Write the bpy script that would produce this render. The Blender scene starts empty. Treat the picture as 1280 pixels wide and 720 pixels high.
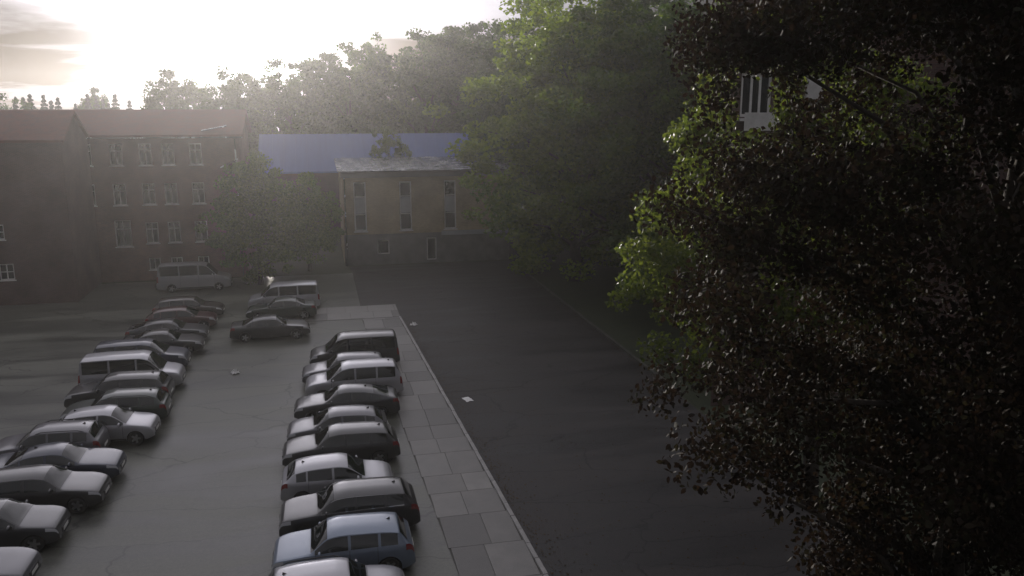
import bpy, bmesh, math, random
import numpy as np
from mathutils import Vector, Matrix, noise as mnoise

R = math.radians
C = bpy.context.scene.collection
SC = bpy.context.scene

# ------------------------------------------------------------------ camera
CAM_H = 14.3
cam_d = bpy.data.cameras.new('camera')
cam = bpy.data.objects.new('camera', cam_d)
C.objects.link(cam)
cam_d.sensor_width = 36.0
cam_d.lens = 36.0 * 1052 / 1280
cam_d.clip_end = 5000
cam.location = (0, 0, CAM_H)
cam.rotation_euler = (R(90) - math.atan(225 / 1052), 0, -R(12.85))
SC.camera = cam

# ------------------------------------------------------------------ sky, sun, exposure
CLOUD_OFF = (13.5, 6.4, 0.0)
SUN_EL = 7.8
SUN_AZ = -4.6                      # degrees clockwise from +Y
sd = Vector((math.sin(R(SUN_AZ)) * math.cos(R(SUN_EL)), math.cos(R(SUN_AZ)) * math.cos(R(SUN_EL)), math.sin(R(SUN_EL))))

world = bpy.data.worlds.new('World')
SC.world = world
world.use_nodes = True
wn, wl = world.node_tree.nodes, world.node_tree.links
wn.clear()


def wnode(t, **kw):
    n = wn.new(t)
    for k, v in kw.items():
        setattr(n, k, v)
    return n


def wmath(op, a, b=None, clamp=False):
    n = wnode('ShaderNodeMath', operation=op, use_clamp=clamp)
    for i, v in enumerate((a, b)):
        if v is None:
            continue
        if isinstance(v, (int, float)):
            n.inputs[i].default_value = v
        else:
            wl.new(v, n.inputs[i])
    return n.outputs[0]


sky = wnode('ShaderNodeTexSky', sky_type='NISHITA', sun_disc=False)
sky.sun_elevation = R(SUN_EL)
sky.sun_rotation = R(SUN_AZ)
sky.altitude = 60
sky.air_density = 1.0
sky.dust_density = 1.6
sky.ozone_density = 1.5
tc = wnode('ShaderNodeTexCoord')
nrm = wnode('ShaderNodeVectorMath', operation='NORMALIZE')
wl.new(tc.outputs['Generated'], nrm.inputs[0])
dot = wnode('ShaderNodeVectorMath', operation='DOT_PRODUCT')
wl.new(nrm.outputs[0], dot.inputs[0])
dot.inputs[1].default_value = sd
ang = wmath('ARCCOSINE', wmath('MINIMUM', dot.outputs['Value'], 0.999999))        # angle from the sun
# thin cloud lit through by the sun: broad forward-scattered aureole
g1 = wmath('EXPONENT', wmath('MULTIPLY', wmath('POWER', wmath('DIVIDE', ang, R(5.0)), 2.0), -1.0))
g2 = wmath('EXPONENT', wmath('DIVIDE', ang, -R(11.5)))
# cloud sheet, stretched along the horizon
sep = wnode('ShaderNodeSeparateXYZ')
wl.new(nrm.outputs[0], sep.inputs[0])
elev = wmath('MAXIMUM', sep.outputs['Z'], 0.0)
den = wmath('ADD', elev, 0.09)
cx = wmath('DIVIDE', sep.outputs['X'], den)
cy = wmath('DIVIDE', sep.outputs['Y'], den)
cmb = wnode('ShaderNodeCombineXYZ')
wl.new(cx, cmb.inputs[0])
wl.new(cy, cmb.inputs[1])
cn = wnode('ShaderNodeTexNoise')
cn.inputs['Scale'].default_value = 0.5
cn.inputs['Detail'].default_value = 7
cn.inputs['Roughness'].default_value = 0.55
cn.inputs['Distortion'].default_value = 0.5
cmap = wnode('ShaderNodeMapping')
cmap.inputs['Location'].default_value = CLOUD_OFF
wl.new(cmb.outputs[0], cmap.inputs['Vector'])
wl.new(cmap.outputs[0], cn.inputs['Vector'])
cr = wnode('ShaderNodeMapRange', interpolation_type='SMOOTHSTEP')
cr.inputs['From Min'].default_value = 0.36
cr.inputs['From Max'].default_value = 0.62
wl.new(cn.outputs['Fac'], cr.inputs['Value'])
# far-off cloud stacks up towards the horizon and dulls it
low = wnode('ShaderNodeMapRange', interpolation_type='SMOOTHSTEP')
low.inputs['From Min'].default_value = 0.04
low.inputs['From Max'].default_value = 0.30
low.inputs['To Min'].default_value = 0.62
low.inputs['To Max'].default_value = 0.0
wl.new(elev, low.inputs['Value'])
thick = wmath('ADD', wmath('MULTIPLY', cr.outputs[0], 0.45), low.outputs[0], True)
# cloud brightness: sheet + aureole, thick parts duller
lum = wmath('ADD', wmath('ADD', 0.8, wmath('MULTIPLY', elev, 5.0)), wmath('MULTIPLY', g2, 50.0))
lum = wmath('MULTIPLY', lum, wmath('SUBTRACT', 1.0, wmath('MULTIPLY', thick, 0.96)))
lum = wmath('ADD', lum, wmath('MULTIPLY', g1, 75.0))
ccol = wnode('ShaderNodeCombineColor')
wl.new(wmath('MULTIPLY', lum, 1.0), ccol.inputs[0])
wl.new(wmath('MULTIPLY', lum, 0.965), ccol.inputs[1])
wl.new(wmath('MULTIPLY', lum, 1.07), ccol.inputs[2])
mixs = wnode('ShaderNodeMix', data_type='RGBA')
mixs.inputs[0].default_value = 0.975
wl.new(sky.outputs[0], mixs.inputs[6])
wl.new(ccol.outputs[0], mixs.inputs[7])
bg = wnode('ShaderNodeBackground')
bg.inputs['Strength'].default_value = 0.10
wl.new(mixs.outputs[2], bg.inputs['Color'])
wo = wnode('ShaderNodeOutputWorld')
wl.new(bg.outputs[0], wo.inputs['Surface'])

sun_d = bpy.data.lights.new('sun', 'SUN')
sun_d.energy = 3.0
sun_d.angle = R(0.5)
sun_d.color = (1.0, 0.92, 0.82)
sun = bpy.data.objects.new('sun', sun_d)
C.objects.link(sun)
sun.rotation_euler = sd.to_track_quat('Z', 'Y').to_euler()
sun.location = (-20, 60, 60)

vs = SC.view_settings
vs.view_transform = 'Standard'
vs.look = 'None'
vs.gamma = 1
vs.exposure = 0.3
vs.use_curve_mapping = False
SC.cycles.use_denoising = True
SC.cycles.max_bounces = 6
SC.cycles.diffuse_bounces = 3
SC.cycles.glossy_bounces = 3
SC.cycles.transmission_bounces = 4
SC.cycles.volume_bounces = 0
SC.cycles.sample_clamp_indirect = 6
SC.cycles.caustics_reflective = False
SC.cycles.caustics_refractive = False

# ------------------------------------------------------------------ helpers
rng = np.random.default_rng(7)
random.seed(7)
_MATS = {}


def new_mat(name):
    m = bpy.data.materials.new(name)
    m.use_nodes = True
    n, l = m.node_tree.nodes, m.node_tree.links
    return m, n, l, n['Principled BSDF']


def surf(name, c1, c2=None, scale=3.0, rough=(0.6, 0.8), bump=0.0, bscale=40.0, detail=6, metal=0.0, spec=0.5, stretch=None, third=None):
    """noise-mottled surface; object coordinates so that pieces differ"""
    if name in _MATS:
        return _MATS[name]
    m, n, l, p = new_mat(name)
    c2 = c2 or c1
    geo = n.new('ShaderNodeNewGeometry')
    mp = n.new('ShaderNodeMapping')
    if stretch:
        mp.inputs['Scale'].default_value = stretch
    l.new(geo.outputs['Position'], mp.inputs['Vector'])
    tx = n.new('ShaderNodeTexNoise')
    tx.inputs['Scale'].default_value = scale
    tx.inputs['Detail'].default_value = detail
    tx.inputs['Roughness'].default_value = 0.6
    l.new(mp.outputs[0], tx.inputs['Vector'])
    rp = n.new('ShaderNodeValToRGB')
    rp.color_ramp.elements[0].position = 0.32
    rp.color_ramp.elements[1].position = 0.68
    rp.color_ramp.elements[0].color = (*c1, 1)
    rp.color_ramp.elements[1].color = (*c2, 1)
    if third:
        e = rp.color_ramp.elements.new(0.5)
        e.color = (*third, 1)
    l.new(tx.outputs['Fac'], rp.inputs['Fac'])
    l.new(rp.outputs[0], p.inputs['Base Color'])
    mr = n.new('ShaderNodeMapRange')
    mr.inputs['From Min'].default_value = 0.3
    mr.inputs['From Max'].default_value = 0.7
    mr.inputs['To Min'].default_value = rough[0]
    mr.inputs['To Max'].default_value = rough[1]
    l.new(tx.outputs['Fac'], mr.inputs['Value'])
    l.new(mr.outputs[0], p.inputs['Roughness'])
    p.inputs['Metallic'].default_value = metal
    p.inputs['Specular IOR Level'].default_value = spec
    if bump:
        t2 = n.new('ShaderNodeTexNoise')
        t2.inputs['Scale'].default_value = bscale
        t2.inputs['Detail'].default_value = 4
        l.new(geo.outputs['Position'], t2.inputs['Vector'])
        b = n.new('ShaderNodeBump')
        b.inputs['Strength'].default_value = bump
        b.inputs['Distance'].default_value = 0.03
        l.new(t2.outputs['Fac'], b.inputs['Height'])
        l.new(b.outputs[0], p.inputs['Normal'])
    _MATS[name] = m
    return m


def asphalt(name, lo, hi, rough):
    """asphalt with long repair patches, cracks and streaks of lane sheen put into the tone"""
    m, n, l, p = new_mat(name)
    geo = n.new('ShaderNodeNewGeometry')

    def tex(scale, det, st, dist=0.0):
        mp = n.new('ShaderNodeMapping')
        mp.inputs['Scale'].default_value = st
        l.new(geo.outputs['Position'], mp.inputs['Vector'])
        t = n.new('ShaderNodeTexNoise')
        t.inputs['Scale'].default_value = scale
        t.inputs['Detail'].default_value = det
        t.inputs['Distortion'].default_value = dist
        l.new(mp.outputs[0], t.inputs['Vector'])
        return t.outputs['Fac']
    a = tex(0.35, 5, (0.30, 1.5, 1), 0.7)  # long streaks, lane sheen put into the tone
    b = tex(9.0, 4, (1, 1, 1))
    ad = n.new('ShaderNodeMix')
    ad.data_type = 'FLOAT'
    ad.inputs[0].default_value = 0.35
    l.new(a, ad.inputs[2])
    l.new(b, ad.inputs[3])
    rp = n.new('ShaderNodeValToRGB')
    rp.color_ramp.elements[0].position = 0.40
    rp.color_ramp.elements[1].position = 0.60
    rp.color_ramp.elements[0].color = (*lo, 1)
    rp.color_ramp.elements[1].color = (*hi, 1)
    l.new(ad.outputs[0], rp.inputs['Fac'])
    # cracks / tar seams
    mp = n.new('ShaderNodeMapping')
    mp.inputs['Scale'].default_value = (0.16, 0.42, 1)
    l.new(geo.outputs['Position'], mp.inputs['Vector'])
    wob = n.new('ShaderNodeTexNoise')
    wob.inputs['Scale'].default_value = 1.2
    l.new(geo.outputs['Position'], wob.inputs['Vector'])
    vm = n.new('ShaderNodeVectorMath')
    vm.operation = 'MULTIPLY_ADD'
    vm.inputs[1].default_value = (0.25, 0.25, 0)
    l.new(wob.outputs['Color'], vm.inputs[0])
    l.new(mp.outputs[0], vm.inputs[2])
    vo = n.new('ShaderNodeTexVoronoi')
    vo.feature = 'DISTANCE_TO_EDGE'
    vo.inputs['Scale'].default_value = 1.0
    l.new(vm.outputs[0], vo.inputs['Vector'])
    lt = n.new('ShaderNodeMapRange')
    lt.inputs['From Min'].default_value = 0.004
    lt.inputs['From Max'].default_value = 0.014
    lt.inputs['To Min'].default_value = 0.45
    lt.inputs['To Max'].default_value = 1.0
    l.new(vo.outputs['Distance'], lt.inputs['Value'])
    mu = n.new('ShaderNodeMix')
    mu.data_type = 'RGBA'
    mu.blend_type = 'MULTIPLY'
    mu.inputs[0].default_value = 1.0
    l.new(rp.outputs[0], mu.inputs[6])
    l.new(lt.outputs[0], mu.inputs[7])
    l.new(mu.outputs[2], p.inputs['Base Color'])
    mr = n.new('ShaderNodeMapRange')
    mr.inputs['From Min'].default_value = 0.35
    mr.inputs['From Max'].default_value = 0.65
    mr.inputs['To Min'].default_value = rough[0]
    mr.inputs['To Max'].default_value = rough[1]
    l.new(ad.outputs[0], mr.inputs['Value'])
    l.new(mr.outputs[0], p.inputs['Roughness'])
    bt = tex(30.0, 3, (1, 1, 1))
    bm_ = n.new('ShaderNodeBump')
    bm_.inputs['Strength'].default_value = 0.35
    bm_.inputs['Distance'].default_value = 0.012
    l.new(bt, bm_.inputs['Height'])
    l.new(bm_.outputs[0], p.inputs['Normal'])
    return m


def brick_mat(name, c1, c2, mortar):
    m, n, l, p = new_mat(name)
    geo = n.new('ShaderNodeNewGeometry')
    sp = n.new('ShaderNodeSeparateXYZ')
    l.new(geo.outputs['Position'], sp.inputs[0])
    ad = n.new('ShaderNodeMath')
    ad.operation = 'ADD'
    l.new(sp.outputs['X'], ad.inputs[0])
    l.new(sp.outputs['Y'], ad.inputs[1])
    cb = n.new('ShaderNodeCombineXYZ')
    l.new(ad.outputs[0], cb.inputs[0])
    l.new(sp.outputs['Z'], cb.inputs[1])
    br = n.new('ShaderNodeTexBrick')
    br.inputs['Scale'].default_value = 1.0
    br.inputs['Brick Width'].default_value = 0.25
    br.inputs['Row Height'].default_value = 0.078
    br.inputs['Mortar Size'].default_value = 0.008
    br.inputs['Color1'].default_value = (*c1, 1)
    br.inputs['Color2'].default_value = (*c2, 1)
    br.inputs['Mortar'].default_value = (*mortar, 1)
    l.new(cb.outputs[0], br.inputs['Vector'])
    ns = n.new('ShaderNodeTexNoise')
    ns.inputs['Scale'].default_value = 0.5
    ns.inputs['Detail'].default_value = 6
    l.new(geo.outputs['Position'], ns.inputs['Vector'])
    mr = n.new('ShaderNodeMapRange')
    mr.inputs['From Min'].default_value = 0.3
    mr.inputs['From Max'].default_value = 0.7
    mr.inputs['To Min'].default_value = 0.65
    mr.inputs['To Max'].default_value = 1.15
    l.new(ns.outputs['Fac'], mr.inputs['Value'])
    mu = n.new('ShaderNodeMix')
    mu.data_type = 'RGBA'
    mu.blend_type = 'MULTIPLY'
    mu.inputs[0].default_value = 1.0
    l.new(br.outputs['Color'], mu.inputs[6])
    l.new(mr.outputs[0], mu.inputs[7])
    l.new(mu.outputs[2], p.inputs['Base Color'])
    p.inputs['Roughness'].default_value = 0.9
    bp = n.new('ShaderNodeBump')
    bp.inputs['Strength'].default_value = 0.4
    bp.inputs['Distance'].default_value = 0.01
    l.new(br.outputs['Fac'], bp.inputs['Height'])
    bp.invert = True
    l.new(bp.outputs[0], p.inputs['Normal'])
    return m


def leaf_mat(name, cols, trans=0.55, rough=0.45, spec=0.4):
    """leaves: per-leaf colour, diffuse plus light coming through"""
    m, n, l, p = new_mat(name)
    geo = n.new('ShaderNodeNewGeometry')
    rp = n.new('ShaderNodeValToRGB')
    cs = rp.color_ramp
    cs.elements[0].color = (*cols[0], 1)
    cs.elements[1].color = (*cols[-1], 1)
    for i, c in enumerate(cols[1:-1]):
        e = cs.elements.new((i + 1) / (len(cols) - 1))
        e.color = (*c, 1)
    oi = n.new('ShaderNodeObjectInfo')
    ns = n.new('ShaderNodeTexNoise')
    ns.inputs['Scale'].default_value = 0.35
    ns.inputs['Detail'].default_value = 2
    l.new(geo.outputs['Position'], ns.inputs['Vector'])

    def mth(op, a, b):
        q = n.new('ShaderNodeMath')
        q.operation = op
        for i, v in enumerate((a, b)):
            if isinstance(v, (int, float)):
                q.inputs[i].default_value = v
            else:
                l.new(v, q.inputs[i])
        return q.outputs[0]
    f = mth('ADD', mth('MULTIPLY', geo.outputs['Random Per Island'], 0.6), mth('MULTIPLY', oi.outputs['Random'], 0.25))
    f = mth('ADD', f, mth('MULTIPLY', mth('SUBTRACT', ns.outputs['Fac'], 0.5), 0.6))
    l.new(f, rp.inputs['Fac'])
    l.new(rp.outputs[0], p.inputs['Base Color'])
    p.inputs['Roughness'].default_value = rough
    p.inputs['Specular IOR Level'].default_value = spec
    tr = n.new('ShaderNodeBsdfTranslucent')
    hs = n.new('ShaderNodeHueSaturation')
    hs.inputs['Hue'].default_value = 0.485
    hs.inputs['Saturation'].default_value = 1.1
    hs.inputs['Value'].default_value = 1.5
    l.new(rp.outputs[0], hs.inputs['Color'])
    l.new(hs.outputs[0], tr.inputs['Color'])
    mx = n.new('ShaderNodeMixShader')
    mx.inputs[0].default_value = trans
    l.new(p.outputs[0], mx.inputs[1])
    l.new(tr.outputs[0], mx.inputs[2])
    l.new(mx.outputs[0], n['Material Output'].inputs['Surface'])
    return m


def simple(name, col, rough=0.5, metal=0.0, coat=0.0, spec=0.5, emit=None):
    if name in _MATS:
        return _MATS[name]
    m, n, l, p = new_mat(name)
    p.inputs['Base Color'].default_value = (*col, 1)
    p.inputs['Roughness'].default_value = rough
    p.inputs['Metallic'].default_value = metal
    p.inputs['Coat Weight'].default_value = coat
    p.inputs['Coat Roughness'].default_value = 0.04
    p.inputs['Specular IOR Level'].default_value = spec
    _MATS[name] = m
    return m


def paint(name, col, metal=0.0):
    """car paint: clear coat over a slightly dusty base"""
    m, n, l, p = new_mat(name)
    geo = n.new('ShaderNodeNewGeometry')
    ns = n.new('ShaderNodeTexNoise')
    ns.inputs['Scale'].default_value = 2.5
    ns.inputs['Detail'].default_value = 5
    l.new(geo.outputs['Position'], ns.inputs['Vector'])
    mx = n.new('ShaderNodeMix')
    mx.data_type = 'RGBA'
    d = [min(1, c * 0.9 + 0.012) for c in col]
    mx.inputs[6].default_value = (*col, 1)
    mx.inputs[7].default_value = (*d, 1)
    l.new(ns.outputs['Fac'], mx.inputs[0])
    l.new(mx.outputs[2], p.inputs['Base Color'])
    p.inputs['Metallic'].default_value = metal
    p.inputs['Roughness'].default_value = 0.42
    p.inputs['Coat Weight'].default_value = 1.0
    mr = n.new('ShaderNodeMapRange')
    mr.inputs['To Min'].default_value = 0.05
    mr.inputs['To Max'].default_value = 0.22
    l.new(ns.outputs['Fac'], mr.inputs['Value'])
    l.new(mr.outputs[0], p.inputs['Coat Roughness'])
    return m


def link(o, parent=None):
    C.objects.link(o)
    if parent is not None:
        o.parent = parent
    return o


def mesh_obj(name, verts, faces, mat, parent=None, smooth=False):
    me = bpy.data.meshes.new(name)
    me.from_pydata(verts, [], faces)
    if mat:
        me.materials.append(mat)
    if smooth:
        me.polygons.foreach_set('use_smooth', [True] * len(me.polygons))
    me.update()
    return link(bpy.data.objects.new(name, me), parent)


def bm_obj(name, bm, mat, parent=None, smooth=False):
    bmesh.ops.recalc_face_normals(bm, faces=bm.faces[:])
    me = bpy.data.meshes.new(name)
    bm.to_mesh(me)
    bm.free()
    if mat:
        me.materials.append(mat)
    if smooth:
        me.polygons.foreach_set('use_smooth', [True] * len(me.polygons))
        me.set_sharp_from_angle(angle=R(40))
    return link(bpy.data.objects.new(name, me), parent)


def bx(bm, x0, x1, y0, y1, z0, z1, bevel=0.0):
    vs_ = [bm.verts.new(v) for v in ((x0, y0, z0), (x1, y0, z0), (x1, y1, z0), (x0, y1, z0), (x0, y0, z1), (x1, y0, z1), (x1, y1, z1), (x0, y1, z1))]
    fs = [bm.faces.new([vs_[i] for i in f]) for f in ((3, 2, 1, 0), (4, 5, 6, 7), (0, 1, 5, 4), (1, 2, 6, 5), (2, 3, 7, 6), (3, 0, 4, 7))]
    if bevel:
        ed = list({e for f in fs for e in f.edges})
        bmesh.ops.bevel(bm, geom=ed, offset=bevel, segments=1, affect='EDGES')


def box_obj(name, x0, x1, y0, y1, z0, z1, mat, parent=None, bevel=0.0):
    bm = bmesh.new()
    bx(bm, x0, x1, y0, y1, z0, z1, bevel)
    return bm_obj(name, bm, mat, parent)


def tube(bm, pts, radii, seg=7):
    rings = []
    up = Vector((0.31, 0.17, 0.93)).normalized()
    for i, p in enumerate(pts):
        p = Vector(p)
        a = Vector(pts[max(0, i - 1)])
        b = Vector(pts[min(len(pts) - 1, i + 1)])
        d = (b - a).normalized()
        u = d.cross(up)
        if u.length < 0.05:
            u = d.cross(Vector((1, 0, 0)))
        u.normalize()
        v = d.cross(u)
        rings.append([bm.verts.new(p + (u * math.cos(2 * math.pi * k / seg) + v * math.sin(2 * math.pi * k / seg)) * radii[i]) for k in range(seg)])
    for r0, r1 in zip(rings, rings[1:]):
        for k in range(seg):
            bm.faces.new((r0[k], r0[(k + 1) % seg], r1[(k + 1) % seg], r1[k]))
    bm.faces.new(rings[0])
    bm.faces.new(rings[-1][::-1])


def empty(name, loc=(0, 0, 0), rz=0.0):
    o = bpy.data.objects.new(name, None)
    o.empty_display_size = 0.3
    o.location = loc
    o.rotation_euler = (0, 0, rz)
    return link(o)


def tag(o, label=None, cat=None, group=None, kind=None):
    if label:
        o['label'] = label
    if cat:
        o['category'] = cat
    if group:
        o['group'] = group
    if kind:
        o['kind'] = kind
    return o


def copy_tree(o, parent=None):
    c = o.copy()
    C.objects.link(c)
    c.parent = parent
    for ch in o.children:
        copy_tree(ch, c)
    return c


# ------------------------------------------------------------------ ground
M_ground = surf('ground_soil', (0.035, 0.045, 0.02), (0.06, 0.065, 0.035), 0.4, (0.85, 0.95), 0.5, 8)
M_lot = asphalt('lot_asphalt', (0.048, 0.050, 0.043), (0.122, 0.125, 0.102), (0.33, 0.52))
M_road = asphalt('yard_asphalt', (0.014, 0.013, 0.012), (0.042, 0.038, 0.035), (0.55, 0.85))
M_lawn = surf('lawn_turf', (0.016, 0.024, 0.009), (0.036, 0.044, 0.018), 1.2, (0.85, 0.95), 0.8, 30)
M_conc = [surf('slab_concrete_%d' % i, tuple(v * k for v in (0.14, 0.136, 0.125)), tuple(v * k for v in (0.22, 0.213, 0.197)), 0.9, (0.4, 0.65), 0.3, 45)
          for i, k in enumerate((0.66, 0.8, 0.9, 1.0, 1.12))]
M_kerb = surf('kerb_concrete', (0.20, 0.195, 0.185), (0.32, 0.31, 0.295), 3.0, (0.45, 0.7), 0.3, 60)


def sheet(name, poly, z, mat, sub=0):
    o = mesh_obj(name, [(x, y, z) for x, y in poly], [list(range(len(poly)))], mat)
    return tag(o, kind='structure')


def kerb_x(y):                                    # right edge of the slab strip
    return 5.15 + (57.0 - y) * 0.037


sheet('ground', [(-300, -60), (300, -60), (300, 300), (-300, 300)], -0.03, M_ground)
sheet('parking_lot', [(-42, -6), (kerb_x(-6) - 2.6, -6), (kerb_x(57) - 2.6, 57.0), (2.5, 74.5), (-42, 74.5)], 0.0, M_lot)
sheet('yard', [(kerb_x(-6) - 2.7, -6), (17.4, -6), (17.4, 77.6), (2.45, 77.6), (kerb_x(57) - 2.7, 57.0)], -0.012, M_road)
sheet('lawn', [(17.5, -6), (70, -6), (70, 90), (17.5, 90)], 0.012, M_lawn)

# concrete slab strip behind the right-hand row
pave = sheet('pavement', [(kerb_x(18) - 2.7, 18), (kerb_x(18), 18), (kerb_x(57.5), 57.5), (kerb_x(57.5) - 2.7, 57.5)], 0.004, surf('joint_sand', (0.06, 0.058, 0.05), (0.1, 0.098, 0.085), 6, (0.85, 0.95)))


def slab_piece(name, x0, x1, y0, y1, mat, parent, h=0.03):
    g = 0.004
    b = 0.012
    dz = [random.uniform(-0.006, 0.006) for _ in range(4)]
    v = [(x0 + g, y0 + g, 0.002), (x1 - g, y0 + g, 0.002), (x1 - g, y1 - g, 0.002), (x0 + g, y1 - g, 0.002)]
    t = [(x0 + g + b, y0 + g + b, h + dz[0]), (x1 - g - b, y0 + g + b, h + dz[1]), (x1 - g - b, y1 - g - b, h + dz[2]), (x0 + g + b, y1 - g - b, h + dz[3])]
    m = [(x0 + g, y0 + g, h - b + dz[0]), (x1 - g, y0 + g, h - b + dz[1]), (x1 - g, y1 - g, h - b + dz[2]), (x0 + g, y1 - g, h - b + dz[3])]
    f = [(8, 9, 10, 11)]
    vv = v + m + t
    for k in range(4):
        f.append((k, (k + 1) % 4, 4 + (k + 1) % 4, 4 + k))
        f.append((4 + k, 4 + (k + 1) % 4, 8 + (k + 1) % 4, 8 + k))
    return mesh_obj(name, vv, f, mat, parent)


y = 18.0
while y < 57.4:
    h = random.choice((1.6, 1.9, 2.2))
    y1 = min(y + h, 57.45)
    kx = kerb_x((y + y1) / 2)
    cuts = [kx - 2.68, kx - 1.35 + random.uniform(-0.25, 0.25), kx - 0.17]
    for a, b in zip(cuts, cuts[1:]):
        slab_piece('slab', a, b, y, y1, random.choice(M_conc), pave)
    y = y1
# cross row of slabs at the far end of the strip
cross = sheet('pavement', [(-1.2, 57.5), (5.1, 57.5), (5.1, 61.4), (-1.2, 61.4)], 0.005, _MATS['joint_sand'])
for iy in range(2):
    xx = -1.2
    while xx < 5.0:
        w = random.choice((1.3, 1.6, 1.9))
        x1 = min(5.1, xx + w)
        slab_piece('slab', xx, x1, 57.52 + iy * 1.94, 57.52 + (iy + 1) * 1.94, random.choice(M_conc), cross)
        xx = x1


def kerb_run(name, fx, y0, y1, w=0.16, h=0.1, n_len=1.0, M_kerb=M_kerb):
    base = mesh_obj(name, [(fx(y0) - w / 2, y0, 0.0), (fx(y0) + w / 2, y0, 0), (fx(y1) + w / 2, y1, 0), (fx(y1) - w / 2, y1, 0)], [(0, 1, 2, 3)], M_kerb)
    tag(base, kind='structure')
    yy = y0
    while yy < y1 - 0.05:
        ya, yb = yy + 0.006, min(yy + n_len, y1) - 0.006
        bm = bmesh.new()
        dz = random.uniform(-0.008, 0.008)
        dx = random.uniform(-0.008, 0.008)
        bx(bm, -w / 2, w / 2, -(yb - ya) / 2, (yb - ya) / 2, -0.02, h + dz, 0.015)
        o = bm_obj('kerb_stone', bm, M_kerb, base)
        ym = (ya + yb) / 2
        o.location = (fx(ym) + dx, ym, 0)
        o.rotation_euler = (0, 0, math.atan2(fx(ya) - fx(yb), yb - ya))
        yy += n_len
    return base


kerb_run('kerb', lambda yv: kerb_x(yv) - 0.08, 18, 57.5, h=0.075)
kerb_run('kerb', lambda yv: 17.5, 38, 77, h=0.11, M_kerb=surf('dark_kerb', (0.035, 0.036, 0.028), (0.08, 0.078, 0.065), 1.5, (0.8, 0.95), 0.4, 30))  # darker tone for the lawn-side kerb

# ------------------------------------------------------------------ buildings
M_brick_red = brick_mat('brick_red', (0.17, 0.075, 0.055), (0.12, 0.055, 0.045), (0.16, 0.14, 0.13))
M_brick_dark = brick_mat('brick_dark', (0.11, 0.055, 0.045), (0.075, 0.042, 0.036), (0.11, 0.1, 0.095))
M_brick_tan = brick_mat('brick_tan', (0.46, 0.36, 0.20), (0.37, 0.29, 0.16), (0.22, 0.2, 0.18))
M_white = surf('white_frame_paint', (0.55, 0.54, 0.52), (0.7, 0.69, 0.67), 3, (0.4, 0.55))
M_glass = simple('window_glass', (0.012, 0.014, 0.016), 0.04, 0.0, 0, 0.6)
M_curtain = surf('curtain_cloth', (0.3, 0.29, 0.28), (0.42, 0.41, 0.4), 8, (0.9, 0.95), stretch=(8, 1, 0.3))
M_tile = surf('roof_tile_red', (0.075, 0.03, 0.024), (0.13, 0.05, 0.038), 2.0, (0.65, 0.85), 0.5, 6)
M_roof_sky = surf('roof_sheet_skytint', (0.035, 0.07, 0.21), (0.055, 0.10, 0.27), 0.6, (0.42, 0.6), 0.1, 2, stretch=(3, 0.3, 0.3))  # reflected sky put into the roof's blue
M_zinc = surf('zinc_sheet', (0.42, 0.43, 0.45), (0.55, 0.56, 0.58), 0.9, (0.16, 0.34), 0.15, 3, metal=0.9)
M_panel = surf('grey_panel', (0.26, 0.27, 0.28), (0.34, 0.35, 0.36), 1.5, (0.5, 0.7))
M_plinth = surf('plinth_concrete', (0.12, 0.115, 0.11), (0.18, 0.175, 0.165), 1.2, (0.8, 0.9), 0.3, 20)
M_dark = simple('dark_interior', (0.01, 0.01, 0.01), 0.9)
M_iron = simple('dark_iron', (0.02, 0.02, 0.022), 0.5, 0.6)


def facade(name, x0, x1, z0, z1, y, rects, mat, parent, depth=0.18):
    """wall facing -Y with real openings and reveals"""
    xs = sorted({x0, x1, *[v for r in rects for v in r[:2]]})
    zs = sorted({z0, z1, *[v for r in rects for v in r[2:4]]})
    verts, faces, idx = [], [], {}

    def V(a, b, c):
        k = (round(a, 4), round(b, 4), round(c, 4))
        if k not in idx:
            idx[k] = len(verts)
            verts.append(k)
        return idx[k]
    for xa, xb in zip(xs, xs[1:]):
        for za, zb in zip(zs, zs[1:]):
            cx_, cz_ = (xa + xb) / 2, (za + zb) / 2
            if any(r[0] < cx_ < r[1] and r[2] < cz_ < r[3] for r in rects):
                continue
            faces.append((V(xa, y, za), V(xb, y, za), V(xb, y, zb), V(xa, y, zb)))
    for r in rects:
        a, b, c, d = r[:4]
        yd = y + depth
        faces += [(V(a, y, c), V(a, y, d), V(a, yd, d), V(a, yd, c)), (V(b, y, c), V(b, yd, c), V(b, yd, d), V(b, y, d)),
                  (V(a, y, c), V(a, yd, c), V(b, yd, c), V(b, y, c)), (V(a, y, d), V(b, y, d), V(b, yd, d), V(a, yd, d))]
    return mesh_obj(name, verts, faces, mat, parent)


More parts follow.
